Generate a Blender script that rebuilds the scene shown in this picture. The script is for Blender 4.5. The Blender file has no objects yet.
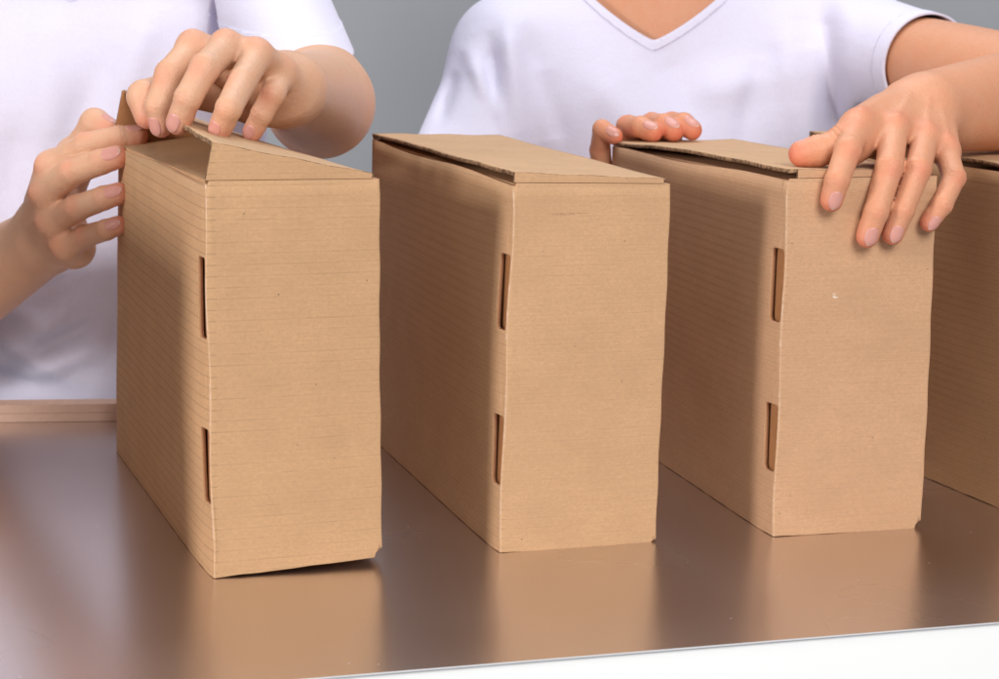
import bpy, bmesh, math, random
import numpy as np
from mathutils import Matrix, Vector
random.seed(4); RNG = np.random.default_rng(7)
S = bpy.context.scene; COL = S.collection

# ------------------------------------------------------------------ camera, world, lamps, exposure
FPX, PITCH, ROLL, CAMH = 1901.9, 0.175457423, -0.0191124976, 0.377158491
def cam_axes():
    f = np.array([0, math.cos(PITCH), -math.sin(PITCH)]); x = np.array([1., 0, 0]); d = np.cross(f, x)
    c, s = math.cos(ROLL), math.sin(ROLL)
    return c*x + s*d, -s*x + c*d, f
AX, AD, AF = cam_axes(); CP = np.array([0, 0, CAMH])
cd = bpy.data.cameras.new('camera'); cam = bpy.data.objects.new('camera', cd); COL.objects.link(cam)
cam.matrix_world = Matrix(((AX[0], -AD[0], -AF[0], 0), (AX[1], -AD[1], -AF[1], 0), (AX[2], -AD[2], -AF[2], CAMH), (0, 0, 0, 1)))
cd.sensor_width = 36; cd.lens = 36*FPX/999; cd.clip_start = .05; cd.clip_end = 60
cd.dof.use_dof = True; cd.dof.focus_distance = 1.33; cd.dof.aperture_fstop = 15
S.camera = cam
W = bpy.data.worlds.new('World'); S.world = W; W.use_nodes = True
W.node_tree.nodes['Background'].inputs[0].default_value = (.92, .95, 1, 1)
W.node_tree.nodes['Background'].inputs[1].default_value = .31
def area(name, loc, tgt, size, power, col=(1, 1, 1)):
    l = bpy.data.lights.new(name, 'AREA'); l.shape = 'SQUARE'; l.size = size; l.energy = power; l.color = col
    o = bpy.data.objects.new(name, l); COL.objects.link(o); o.location = loc
    o.rotation_euler = (Vector(tgt) - Vector(loc)).to_track_quat('-Z', 'Y').to_euler()
    return o
area('key_softbox', (.70, -.58, 1.45), (.10, 1.5, .15), 1.0, 46, (1, .985, .96))
area('side_softbox', (-1.50, .30, .62), (-.1, 1.32, .12), .36, 20, (1, .97, .94))
area('overhead_softbox', (.1, 2.1, 2.0), (.05, 1.8, .1), 1.3, 24, (.93, .96, 1))
S.view_settings.view_transform = 'Standard'; S.view_settings.look = 'None'
S.view_settings.exposure = 0; S.view_settings.gamma = 1
S.render.engine = 'CYCLES'

# ------------------------------------------------------------------ pixel helpers (photo pixels, real depths)
def ray(px, py):
    return (px - 499.5)/FPX*AX + (py - 339.5)/FPX*AD + AF
def at(px, py, Y):                      # point on the sight line at world depth Y
    r = ray(px, py); return CP + r*(Y/r[1])
def onz(px, py, z):
    r = ray(px, py); return CP + r*((z - CAMH)/r[2])
def onplane(px, py, p0, n):
    r = ray(px, py); return CP + r*(np.dot(p0 - CP, n)/np.dot(r, n))

# ------------------------------------------------------------------ object helpers
def tag(o, label=None, cat=None, group=None, kind=None):
    if label: o['label'] = label
    if cat: o['category'] = cat
    if group: o['group'] = group
    if kind: o['kind'] = kind
    return o
def empty(name, loc, rz=0, parent=None):
    o = bpy.data.objects.new(name, None); COL.objects.link(o); o.location = loc; o.rotation_euler = (0, 0, rz)
    o.empty_display_size = .03; o.parent = parent; return o
def mesh_obj(name, V, F, mats, parent=None, smooth=False, fm=None, sharp=None):
    me = bpy.data.meshes.new(name); V = np.asarray(V, dtype=np.float64)
    me.from_pydata(V.tolist(), [], [list(map(int, f)) for f in F] if not isinstance(F, np.ndarray) else F.tolist())
    me.update()
    for m in (mats if isinstance(mats, (list, tuple)) else [mats]): me.materials.append(m)
    if fm is not None: me.polygons.foreach_set('material_index', np.asarray(fm, dtype=np.int32))
    if smooth: me.polygons.foreach_set('use_smooth', np.ones(len(me.polygons), dtype=bool))
    if sharp and smooth: me.set_sharp_from_angle(angle=math.radians(sharp))
    o = bpy.data.objects.new(name, me); COL.objects.link(o); o.parent = parent
    return o
def solidify(o, t, offset=-1, rim=None):
    m = o.modifiers.new('thickness', 'SOLIDIFY'); m.thickness = t; m.offset = offset
    if rim is not None: m.material_offset_rim = rim
    return m

# ------------------------------------------------------------------ materials
def mat(name, base=(.8, .8, .8), rough=.5, metal=0, **kw):
    m = bpy.data.materials.new(name); m.use_nodes = True
    b = m.node_tree.nodes['Principled BSDF']
    b.inputs['Base Color'].default_value = (*base, 1); b.inputs['Roughness'].default_value = rough; b.inputs['Metallic'].default_value = metal
    for k, v in kw.items(): b.inputs[k].default_value = v
    return m, m.node_tree, b
def nd(nt, t, **kw):
    n = nt.nodes.new(t)
    for k, v in kw.items():
        if k in n.inputs: n.inputs[k].default_value = v
        else: setattr(n, k, v)
    return n
def math_n(nt, op, a, b=None, c=None, clamp=False):
    n = nt.nodes.new('ShaderNodeMath'); n.operation = op; n.use_clamp = clamp
    for i, x in enumerate((a, b, c)):
        if x is None: continue
        if isinstance(x, (int, float)): n.inputs[i].default_value = x
        else: nt.links.new(x, n.inputs[i])
    return n.outputs[0]
def mixc(nt, fac, a, b, mode='MIX'):
    n = nt.nodes.new('ShaderNodeMix'); n.data_type = 'RGBA'; n.blend_type = mode
    for sock, x in ((n.inputs[0], fac), (n.inputs[6], a), (n.inputs[7], b)):
        if isinstance(x, (int, float)): sock.default_value = x
        elif isinstance(x, tuple): sock.default_value = (*x, 1)
        else: nt.links.new(x, sock)
    return n.outputs[2]
def noise(nt, vec, scale, detail=3, rough=.5):
    n = nd(nt, 'ShaderNodeTexNoise'); n.inputs['Scale'].default_value = scale; n.inputs['Detail'].default_value = detail; n.inputs['Roughness'].default_value = rough
    nt.links.new(vec, n.inputs['Vector']); return n.outputs['Fac']
def mapping(nt, vec, scale=(1, 1, 1), loc=(0, 0, 0)):
    n = nd(nt, 'ShaderNodeMapping'); n.inputs['Scale'].default_value = scale; n.inputs['Location'].default_value = loc
    nt.links.new(vec, n.inputs['Vector']); return n.outputs[0]
def maprange(nt, x, a, b, c, d):
    n = nd(nt, 'ShaderNodeMapRange'); nt.links.new(x, n.inputs[0])
    for i, v in enumerate((a, b, c, d)): n.inputs[i+1].default_value = v
    return n.outputs[0]
def bump(nt, h, dist, strength=1, prev=None):
    n = nd(nt, 'ShaderNodeBump'); n.inputs['Distance'].default_value = dist; n.inputs['Strength'].default_value = strength
    nt.links.new(h, n.inputs['Height'])
    if prev is not None: nt.links.new(prev, n.inputs['Normal'])
    return n.outputs[0]

def kraft(name, base, seed=0., linestr=.5, pitch=.0062, horiz=True, marks=()):
    m, nt, b = mat(name, base, .78); b.inputs['Specular IOR Level'].default_value = .25
    tc = nd(nt, 'ShaderNodeTexCoord').outputs['Object']
    v = mapping(nt, tc, (1, 1, 1), (seed*1.7, seed*.9, 0))
    blot = noise(nt, mapping(nt, v, (1, 1, 1.6)), 22, 5, .6)
    fib = noise(nt, mapping(nt, v, (1, 1, 1.7)), 300, 5, .75)
    fine = noise(nt, v, 1500, 2, .6)
    c = mixc(nt, maprange(nt, blot, .3, .7, 0, 1), tuple(x*.93 for x in base), tuple(min(1, x*1.07) for x in base))
    c = mixc(nt, maprange(nt, fib, .35, .65, 0, .62), c, tuple(x*.80 for x in base))
    c = mixc(nt, maprange(nt, fine, .56, .75, 0, .5), c, tuple(min(1, x*1.32) for x in base))
    vo = nd(nt, 'ShaderNodeTexVoronoi'); vo.inputs['Scale'].default_value = 85; nt.links.new(v, vo.inputs['Vector'])
    spk = math_n(nt, 'MULTIPLY', maprange(nt, vo.outputs['Distance'], .035, .075, 1, 0), math_n(nt, 'GREATER_THAN', nd_sep(nt, vo.outputs['Color']), .72))
    c = mixc(nt, math_n(nt, 'MULTIPLY', spk, .75), c, tuple(x*.35 for x in base))
    bm_in = fib; nrm = bump(nt, fib, .00012, .5)
    if horiz:
        sep = nd(nt, 'ShaderNodeSeparateXYZ'); nt.links.new(v, sep.inputs[0])
        wob = math_n(nt, 'MULTIPLY', math_n(nt, 'SUBTRACT', noise(nt, v, 9, 2), .5), .0010)
        z = math_n(nt, 'ADD', sep.outputs[2], wob)
        fr = math_n(nt, 'FRACT', math_n(nt, 'DIVIDE', z, pitch))
        tri = math_n(nt, 'ABSOLUTE', math_n(nt, 'SUBTRACT', fr, .5))
        line = maprange(nt, tri, .03, .085, 1, 0)
        rowid = math_n(nt, 'FLOOR', math_n(nt, 'DIVIDE', z, pitch))
        cmb = nd(nt, 'ShaderNodeCombineXYZ'); nt.links.new(sep.outputs[0], cmb.inputs[0]); nt.links.new(sep.outputs[1], cmb.inputs[1])
        nt.links.new(math_n(nt, 'MULTIPLY', rowid, .37), cmb.inputs[2])
        br = noise(nt, cmb.outputs[0], 34, 3, .65)
        side = math_n(nt, 'LESS_THAN', nd_x(nt, tc), .0035)
        msk = math_n(nt, 'MAXIMUM', maprange(nt, br, .36, .66, 0, 1), math_n(nt, 'MULTIPLY', side, maprange(nt, br, .25, .5, .7, 1.5)))
        ln = math_n(nt, 'MULTIPLY', line, msk)
        c = mixc(nt, math_n(nt, 'MULTIPLY', ln, linestr), c, tuple(x*.58 for x in base))
        flute = math_n(nt, 'SINE', math_n(nt, 'MULTIPLY', z, 2*math.pi/pitch))
        nrm = bump(nt, flute, .00006, .9, nrm); nrm = bump(nt, ln, .0002, -.4, nrm) if False else nrm
    if marks:
        so = nd(nt, 'ShaderNodeSeparateXYZ'); nt.links.new(tc, so.inputs[0]); nz = noise(nt, tc, 900, 3, .7)
        front = math_n(nt, 'LESS_THAN', so.outputs[1], .004)
        for mx, mz, rx, rz, mc in marks:
            dx = math_n(nt, 'DIVIDE', math_n(nt, 'SUBTRACT', so.outputs[0], mx), rx); dz = math_n(nt, 'DIVIDE', math_n(nt, 'SUBTRACT', so.outputs[2], mz), rz)
            d2 = math_n(nt, 'ADD', math_n(nt, 'MULTIPLY', dx, dx), math_n(nt, 'MULTIPLY', dz, dz))
            k = math_n(nt, 'MULTIPLY', math_n(nt, 'MULTIPLY', maprange(nt, d2, .3, 1, 1, 0), maprange(nt, nz, .42, .58, 0, .8)), front)
            c = mixc(nt, k, c, mc)
    nt.links.new(c, b.inputs['Base Color']); nt.links.new(nrm, b.inputs['Normal'])
    return m
def nd_x(nt, v):
    s = nd(nt, 'ShaderNodeSeparateXYZ'); nt.links.new(v, s.inputs[0]); return s.outputs[0]
def nd_sep(nt, colsock):
    s = nd(nt, 'ShaderNodeSeparateColor'); nt.links.new(colsock, s.inputs[0]); return s.outputs[0]

KB = (.53, .322, .158)
M = {}
M['kraft1'] = kraft('kraft_cardboard_lined', (.565, .335, .180), 0., .42, .0073)
M['kraft2'] = kraft('kraft_cardboard_plain', (.575, .342, .188), 3., .30, .0068, True, [(.040, .236, .012, .0009, (.30, .15, .08)), (.052, .2365, .010, .0006, (.34, .18, .1))])
M['kraft3'] = kraft('kraft_cardboard_warm', (.585, .340, .196), 7., .26, .0062, True, [(.0385, .176, .0016, .0022, (.8, .7, .6)), (.0400, .1745, .0022, .0008, (.8, .7, .6)), (.012, .03, .0008, .0008, (.2, .12, .08))])
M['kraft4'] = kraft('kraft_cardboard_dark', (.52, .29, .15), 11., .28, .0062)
M['lid'] = kraft('kraft_lid', (.58, .365, .21), 5., .15, .0062, False)
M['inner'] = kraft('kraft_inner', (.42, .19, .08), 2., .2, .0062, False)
def edge_mat():
    m, nt, b = mat('corrugated_edge', (.2, .1, .05), .9)
    tc = nd(nt, 'ShaderNodeTexCoord').outputs['Object']
    n1 = noise(nt, tc, 260, 3, .7)
    c = mixc(nt, maprange(nt, n1, .38, .62, 0, 1), (.09, .045, .022), (.40, .23, .12))
    nt.links.new(c, b.inputs['Base Color']); nt.links.new(bump(nt, n1, .0006, .8), b.inputs['Normal'])
    return m
M['edge'] = edge_mat()
def cutedge_mat():
    m, nt, b = mat('cut_edge_light', (.42, .25, .14), .85)
    tc = nd(nt, 'ShaderNodeTexCoord').outputs['Object']; n1 = noise(nt, tc, 400, 2, .6)
    nt.links.new(mixc(nt, n1, (.38, .18, .085), (.52, .28, .15)), b.inputs['Base Color']); return m
M['cut'] = cutedge_mat()

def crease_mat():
    m, nt, b = mat('scuffed_fold_highlight', (.62, .42, .29), .8)
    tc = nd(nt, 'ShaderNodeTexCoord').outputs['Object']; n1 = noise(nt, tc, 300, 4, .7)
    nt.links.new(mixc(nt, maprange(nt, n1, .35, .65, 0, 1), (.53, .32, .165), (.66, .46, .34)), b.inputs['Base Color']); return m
M['crease'] = crease_mat()  # pale fold colour: scuffed paper with the edge highlight painted in
def skin(name, base, red):
    m, nt, b = mat(name, base, .42)
    b.inputs['Subsurface Weight'].default_value = .15; b.inputs['Subsurface Radius'].default_value = (1, .35, .18); b.inputs['Subsurface Scale'].default_value = .006
    b.inputs['Specular IOR Level'].default_value = .32
    tc = nd(nt, 'ShaderNodeTexCoord').outputs['Object']
    at_ = nd(nt, 'ShaderNodeAttribute'); at_.attribute_name = 'flush'
    mott = noise(nt, tc, 70, 4, .6)
    c = mixc(nt, maprange(nt, mott, .3, .7, 0, .6), base, tuple(x*y for x, y in zip(base, (1.0, .86, .80))))
    c = mixc(nt, at_.outputs['Fac'], c, red)
    nt.links.new(c, b.inputs['Base Color'])
    vo = nd(nt, 'ShaderNodeTexVoronoi'); vo.inputs['Scale'].default_value = 800; nt.links.new(tc, vo.inputs['Vector'])
    n2 = noise(nt, mapping(nt, tc, (1, 1, 1)), 260, 5, .7)
    nrm = bump(nt, vo.outputs['Distance'], .0003, .5); nrm = bump(nt, n2, .0008, .7, nrm)
    nt.links.new(nrm, b.inputs['Normal'])
    nt.links.new(maprange(nt, n2, .3, .7, .36, .52), b.inputs['Roughness'])
    return m
M['skin1'] = skin('skin_fair', (.66, .395, .26), (.75, .21, .14))
M['skin2'] = skin('skin_warm', (.665, .325, .192), (.74, .165, .10))
M['nail'] = mat('nail', (.66, .30, .25), .36, **{'Subsurface Weight': .15, 'Subsurface Scale': .003})[0]
M['nail_tip'] = mat('nail_tip', (.80, .62, .54), .28)[0]
M['gold'] = mat('gold', (.85, .6, .3), .25, 1)[0]
def cloth(name, base):
    m, nt, b = mat(name, base, .9); b.inputs['Specular IOR Level'].default_value = .15
    b.inputs['Sheen Weight'].default_value = .15
    tc = nd(nt, 'ShaderNodeTexCoord').outputs['Object']
    n1 = noise(nt, mapping(nt, tc, (1, 1, .35)), 700, 3, .7); n2 = noise(nt, mapping(nt, tc, (.6, 1, 1.4)), 26, 4, .55)
    nrm = bump(nt, n1, .0006, .5); nrm = bump(nt, n2, .004, .35, nrm)
    nt.links.new(mixc(nt, maprange(nt, n1, .35, .65, 0, 1), tuple(x*.96 for x in base), base), b.inputs['Base Color'])
    nt.links.new(nrm, b.inputs['Normal']); return m
M['shirt1'] = cloth('white_jersey', (.72, .70, .855))
M['shirt2'] = cloth('white_jersey_soft', (.73, .71, .865))
M['trousers'] = cloth('dark_trousers', (.06, .06, .08))
def steel():
    m, nt, b = mat('brushed_steel', (.6, .57, .56), .27, 1)
    tc = nd(nt, 'ShaderNodeTexCoord').outputs['Object']
    sm = noise(nt, tc, 4, 2, .5); fn = noise(nt, tc, 1400, 2, .6)
    r = maprange(nt, sm, .3, .7, .245, .285)
    nt.links.new(r, b.inputs['Roughness'])
    c = mixc(nt, maprange(nt, sm, .3, .7, 0, 1), (.70, .65, .63), (.725, .675, .655))
    vo = nd(nt, 'ShaderNodeTexVoronoi'); vo.inputs['Scale'].default_value = 60; nt.links.new(tc, vo.inputs['Vector'])
    spk = math_n(nt, 'MULTIPLY', maprange(nt, vo.outputs['Distance'], .02, .05, 1, 0), math_n(nt, 'GREATER_THAN', nd_sep(nt, vo.outputs['Color']), .8))
    c = mixc(nt, math_n(nt, 'MULTIPLY', spk, .5), c, (.85, .82, .8))
    nt.links.new(c, b.inputs['Base Color'])
    nt.links.new(math_n(nt, 'ADD', r, math_n(nt, 'MULTIPLY', spk, .3)), b.inputs['Roughness'])
    return m
M['steel'] = steel()
M['steel_edge'] = mat('steel_edge', (.86, .86, .88), .5, .3)[0]
M['white'] = mat('white_laminate', (.985, .985, .985), .5)[0]
M['dark'] = mat('dark_underside', (.05, .05, .09), .5)[0]
def wallmat():
    m, nt, b = mat('grey_paint', (.30, .31, .32), .9)
    tc = nd(nt, 'ShaderNodeTexCoord').outputs['Object']
    nt.links.new(mixc(nt, noise(nt, tc, 1.2, 3), (.375, .385, .405), (.41, .42, .44)), b.inputs['Base Color']); return m
M['wall'] = wallmat()

# ------------------------------------------------------------------ setting: wall, floor
bw = mesh_obj('wall', [(-4, 3.1, -.95), (4.5, 3.1, -.95), (4.5, 3.1, 2.2), (-4, 3.1, 2.2)], [(0, 1, 2, 3)], M['wall'])
tag(bw, kind='structure')
fl = mesh_obj('floor', [(-4, -2, -.95), (4.5, -2, -.95), (4.5, 3.1, -.95), (-4, 3.1, -.95)], [(0, 1, 2, 3)], mat('pale_floor', (.45, .45, .46), .6)[0])
tag(fl, kind='structure')

# ------------------------------------------------------------------ worktable
FE0 = onz(300, 679, 0); FE1 = onz(999, 622, 0)
tdir = (FE1 - FE0)/np.linalg.norm(FE1 - FE0); tnrm = np.array([-tdir[1], tdir[0], 0])
TYAW = math.atan2(tdir[1], tdir[0])
troot = empty('steel_worktable', tuple(FE0), TYAW)
tag(troot, 'brown reflecting steel worktable on a white base, carrying the cardboard boxes', 'table')
TD = float(np.dot(np.array([-.40, 1.745, 0]) - FE0, tnrm))
def box_mesh(x0, x1, y0, y1, z0, z1):
    V = [(x, y, z) for z in (z0, z1) for y in (y0, y1) for x in (x0, x1)]
    return V, [(0, 2, 3, 1), (4, 5, 7, 6), (0, 1, 5, 4), (1, 3, 7, 5), (3, 2, 6, 7), (2, 0, 4, 6)]
V, F = box_mesh(-1.3, 1.5, 0, TD, -.0010, 0)
top = mesh_obj('tabletop', V, F, [M['steel'], M['steel_edge']], troot, fm=[0, 0, 1, 1, 1, 1])
V, F = box_mesh(-1.298, 1.498, .0012, TD-.002, -.0015, -.0012)
mesh_obj('edge_lining', V, F, M['dark'], troot)
V, F = box_mesh(-1.29, 1.49, .0022, TD-.03, -.93, -.0017)
mesh_obj('base_cabinet', V, F, M['white'], troot)

# ------------------------------------------------------------------ implicit clipping of a mesh (keep g >= 0)
def clip_mesh(V, F, g, fm=None):
    V = [tuple(v) for v in V]; g = list(g); cache = {}; out = []; om = []
    def cut(i, j):
        k = (i, j) if i < j else (j, i)
        if k not in cache:
            t = g[k[0]]/(g[k[0]] - g[k[1]]); a, b = V[k[0]], V[k[1]]
            V.append(tuple(a[q] + (b[q] - a[q])*t for q in range(len(a)))); g.append(0.); cache[k] = len(V)-1
        return cache[k]
    for n, f in enumerate(F):
        s = [g[i] >= 0 for i in f]
        if all(s): out.append(tuple(f)); om.append(fm[n] if fm is not None else 0); continue
        if not any(s): continue
        p = []
        for q in range(len(f)):
            i, j = f[q], f[(q+1) % len(f)]
            if g[i] >= 0: p.append(i)
            if (g[i] >= 0) != (g[j] >= 0): p.append(cut(i, j))
        if len(p) >= 3: out.append(tuple(p)); om.append(fm[n] if fm is not None else 0)
    used = sorted({i for f in out for i in f}); mp = {i: k for k, i in enumerate(used)}
    return np.array([V[i] for i in used]), [tuple(mp[i] for i in f) for f in out], om, used

# ------------------------------------------------------------------ cardboard boxes
H, BW, BD, T = .26, .1161, .3774, .003
def rrect(s, h, s0, s1, h0, h1, r):
    qx = np.abs(s - (s0+s1)/2) - (s1-s0)/2 + r; qy = np.abs(h - (h0+h1)/2) - (h1-h0)/2 + r
    return np.minimum(np.maximum(qx, qy), 0) + np.hypot(np.maximum(qx, 0), np.maximum(qy, 0)) - r
def snoise(P, n=6, f0=8, f1=40, seed=0):
    r = np.random.default_rng(seed); o = 0
    for k in range(n):
        d = r.normal(size=3); d /= np.linalg.norm(d); o = o + np.sin(P @ (d*r.uniform(f0, f1)) + r.uniform(0, 6.28))/n
    return o
SLOTS = ((.158, .211), (.048, .098))
class Box:
    pass
def lines(a, b, step, dense=(), dstep=.0008):
    xs = list(np.arange(a, b, step)) + [b]
    for c0, c1 in dense: xs += list(np.arange(c0, c1, dstep))
    return np.unique(np.round(np.clip(xs, a, b), 6))
def make_box(flb, bl_dir, yawf, obs, wallmat, label, lid_f, lid_b, seed, notch=True, lidcurve=0., frb=None, lidmat=None, slots=True, flap_in=.0004, lid_in=0., flap_tilt=0., back_out=.0004):
    """flb: point; bl_dir: unit vector along the left bottom edge; yawf: yaw of the front; obs: pixel corners."""
    B = Box(); root = empty('cardboard_box', tuple(flb), yawf); B.root = root
    fx = np.array([math.cos(yawf), math.sin(yawf), 0]); fy = np.array([-math.sin(yawf), math.cos(yawf), 0]); B.fx, B.fy = fx, fy
    B.o = np.array(flb)
    def loc(p): d = np.array(p) - B.o; return np.array([d @ fx, d @ fy, d[2]])
    base = {(i, j, k): np.array([i*BW, j*BD, k*H]) for i in (0, 1) for j in (0, 1) for k in (0, 1)}
    c = {k: v.copy() for k, v in base.items()}
    if 'FLT' in obs: c[0, 0, 1] = loc(onplane(*obs['FLT'], B.o, fy))
    if 'FRT' in obs: c[1, 0, 1] = loc(onplane(*obs['FRT'], B.o, fy))
    if 'FRB' in obs: c[1, 0, 0] = loc(onplane(*obs['FRB'], B.o, fy))
    c[0, 1, 0] = loc(B.o + bl_dir*BD)
    c[0, 1, 1] = c[0, 1, 0] + [0, 0, H]
    if 'BLT' in obs: c[0, 1, 1] = loc(onplane(*obs['BLT'], B.o + bl_dir*BD, fy))
    c[1, 1, 0] = c[0, 1, 0] + [BW, 0, max(0, c[1, 0, 0][2])*.3]; c[1, 1, 1] = c[0, 1, 1] + [BW, 0, 0]
    if 'BRT' in obs: c[1, 1, 1] = loc(onplane(*obs['BRT'], B.o + bl_dir*BD, fy))
    B.c = c
    def warp(P):
        P = np.asarray(P, dtype=float); a = (P[:, 0]/BW)[:, None]; b = (P[:, 1]/BD)[:, None]; h = (P[:, 2]/H)[:, None]; o = 0
        for (i, j, k), q in c.items():
            o = o + (a if i else 1-a)*(b if j else 1-b)*(h if k else 1-h)*q
        return o
    B.warp = warp
    B.world = lambda p: B.o + (warp([p])[0] @ np.array([fx, fy, [0, 0, 1]]))
    # developed wall: s runs back -> left -> front -> right
    per = [BD, BW, BD, BW]                                # left(back->front), front, right, back
    r = .0013
    def pos(s):
        # corner-rounded path; s=0 at front-left corner, negative on the left side
        L = 2*(BD+BW); s = (s + BD) % L                   # 0 at back-left
        pts = [(0, BD), (0, 0), (BW, 0), (BW, BD)]; dirs = [(0, -1), (1, 0), (0, 1), (-1, 0)]; ln = [BD, BW, BD, BW]
        i = 0
        while i < 3 and s > ln[i]: s -= ln[i]; i += 1
        p, d = pts[i], dirs[i]
        x, y = p[0]+d[0]*s, p[1]+d[1]*s
        nx, ny = -d[1], d[0]                               # inward normal
        e = min(s, ln[i]-s)
        if e < r: 
            q = (r-e)/r; off = r*.3*q*q; x += nx*off; y += ny*off
        return x, y
    SS = lines(-BD, BW+BD+BW, .012, [(-.021, .004), (BW-.006, BW+.003)], .0009)
    HH = lines(0, H, .010, [(a-.003, a+.004) for sl in SLOTS for a in sl] + [(0, .006)], .0009)
    P2 = np.array([(s, h) for h in HH for s in SS]); n = len(SS)
    F = [(j*n+i, j*n+i+1, (j+1)*n+i+1, (j+1)*n+i) for j in range(len(HH)-1) for i in range(n-1)]
    g = np.full(len(P2), 1.)
    s, h = P2[:, 0], P2[:, 1]
    rg = np.random.default_rng(seed)
    if slots:
        for a, b in SLOTS:
            da = rg.uniform(-.0012, .0012); g = np.minimum(g, rrect(s, h, -.0175, -.0012+da*.3, a+da, b+da, .0034))
            g = np.minimum(g, rrect(s, h, -BD+.003, -BD+.010, a, b, .002))
    if notch:
        g = np.minimum(g, np.hypot(s - (BW+.001), h - .0008) - .0062)
    # slightly ragged bottom and top
    g = np.minimum(g, h - .0004 + .0004*np.sin(s*190+seed)*np.sin(s*63)); 
    V3 = []
    for (ss, hh) in P2:
        x, y = pos(ss); V3.append((x, y, hh, ss))
    V3, F, _, _ = clip_mesh(V3, F, g)
    nz = snoise(V3[:, :3]*np.array([1, 1, 1]), 7, 12, 60, seed)*.0007
    ed = np.clip(np.minimum(V3[:, 2], H-V3[:, 2])/.02, .3, 1)
    P = V3[:, :3].copy()
    onleft = (P[:, 0] < .002); onfront = (P[:, 1] < .002) & ~onleft
    P[onleft, 0] += (nz*ed)[onleft]*1.6 - (.0045*(1-np.exp(-P[onleft, 1]/.022))*np.clip((BD-P[onleft, 1])/(BD*.8), 0, 1))*(.35+.65*np.sin(P[onleft, 2]/H*math.pi))
    P[onfront, 1] += (nz*ed)[onfront] - .0006*np.sin(P[onfront, 0]/BW*math.pi)
    rr_ = P[:, 0] > BW*.5; P[rr_, 0] += .0005*np.sin(P[rr_, 2]*19+seed*2)*np.sin(P[rr_, 2]/H*math.pi) + .0003*np.sin(P[rr_, 2]*130+seed)
    el_ = (P[:, 0] < .006) & (P[:, 1] < .006); P[el_] += (np.array([[.0005, -.0003, 0]])*np.sin(P[el_, 2]*55+seed)[:, None])
    # top lip of the left side sags a little
    tl = onleft & (P[:, 2] > H-.012); P[tl, 2] -= .0012 + .0012*np.sin(P[tl, 1]*23+seed)
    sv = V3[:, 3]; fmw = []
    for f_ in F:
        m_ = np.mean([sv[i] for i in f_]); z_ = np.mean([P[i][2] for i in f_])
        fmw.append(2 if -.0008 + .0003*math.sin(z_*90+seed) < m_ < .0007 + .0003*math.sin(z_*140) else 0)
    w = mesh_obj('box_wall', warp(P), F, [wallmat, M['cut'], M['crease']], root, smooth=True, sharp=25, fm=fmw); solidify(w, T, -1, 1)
    # bottom + inner layer + dust flaps
    def slab(name, x0, x1, y0, y1, z0, z1, m, parent=root, ny=8, tilt=0.):
        ys = np.linspace(y0, y1, ny); Vs, Fs = [], []
        for y in ys: Vs += [(x0, y, z0), (x1, y, z0+tilt*(x1-x0)), (x1, y, z1+tilt*(x1-x0)), (x0, y, z1)]
        for i in range(ny-1):
            a = 4*i
            for q in range(4): Fs.append((a+q, a+(q+1) % 4, a+4+(q+1) % 4, a+4+q))
        Fs += [(3, 2, 1, 0), tuple(4*(ny-1)+q for q in range(4))]
        return mesh_obj(name, warp(Vs), Fs, m, parent)
    slab('bottom_panel', T+.0004, BW-T-.0004, T+.0004, BD-T-.0004, .002, .005, M['inner'])
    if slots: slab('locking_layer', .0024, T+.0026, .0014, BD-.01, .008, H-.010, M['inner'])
    slab('dust_flap', .0008 if flap_tilt else T+.0005, .066 if flap_tilt else BW*.96-T, T+.001, BD-T-.003, H-.0044, H-.0012 if not flap_tilt else H+.0003, wallmat, tilt=flap_tilt)
    # lid: hinged on the right edge, left edge raised by lid_f at the front and lid_b at the back
    LW = BW - .0045; nu, nv = 22, 60; us = np.linspace(0, LW, nu); vs = np.linspace(.0005, BD-.0015, nv)
    def lidz(u, v):
        t = v/BD; q = 1 - u/LW
        return H + .0006 + T + (lid_f + (lid_b-lid_f)*t)*q + lidcurve*math.sin(t*math.pi)**2*q*q + +.0002*math.sin(v*61+seed)*q + .0003*math.sin(u*140+v*30)
    B.lidz = lidz
    def lidx(u, v): return u + (.0005*math.sin(v*310+seed)+.0004*math.sin(v*97) if u < 1e-6 else 0) + .0006 + lid_in*(1-u/LW)
    Vl = [(lidx(u, v), v, lidz(u, v)) for v in vs for u in us]
    Fl = [(j*nu+i, j*nu+i+1, (j+1)*nu+i+1, (j+1)*nu+i) for j in range(nv-1) for i in range(nu-1)]
    ld = mesh_obj('lid', warp(Vl), Fl, [lidmat or M['lid'], M['edge']], root, smooth=True, sharp=30); solidify(ld, T*.92, -1, 1)
    # front and back lid flaps (the triangle that shows below the lid edge)
    for yv, nm, rise in ((.0001, 'lid_flap', lid_f), (BD-.0045, 'lid_flap', lid_b)):
        us2 = np.linspace(flap_in if yv < .01 else back_out, LW-.001, 16); Vf, Ff = [], []
        for u in us2:
            zt = lidz(max(u, 0), yv) - .0003; zb = H + .0004
            for y in (yv, yv+.0026): Vf += [(u, y, zb), (u + (lid_in if yv < .01 else -back_out*1.4)*(1-u/LW), y, max(zt, zb+.0004))]
        for i in range(15):
            a = 4*i
            Ff += [(a, a+4, a+5, a+1), (a+2, a+3, a+7, a+6), (a+1, a+5, a+7, a+3), (a, a+2, a+6, a+4)]
        Ff += [(0, 1, 3, 2), (60, 62, 63, 61)]
        fmx = [0]*60 + [1, 1]
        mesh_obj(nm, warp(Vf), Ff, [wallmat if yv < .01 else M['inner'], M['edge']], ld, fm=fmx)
    tag(root, label, 'cardboard box')
    return B
def unit(v): v = np.array(v, float); return v/np.linalg.norm(v)
FY = [math.radians(a) for a in (20.5, 17.8, 16.0, 17.9)]
GB = 'tall cardboard boxes standing in a row'
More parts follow.
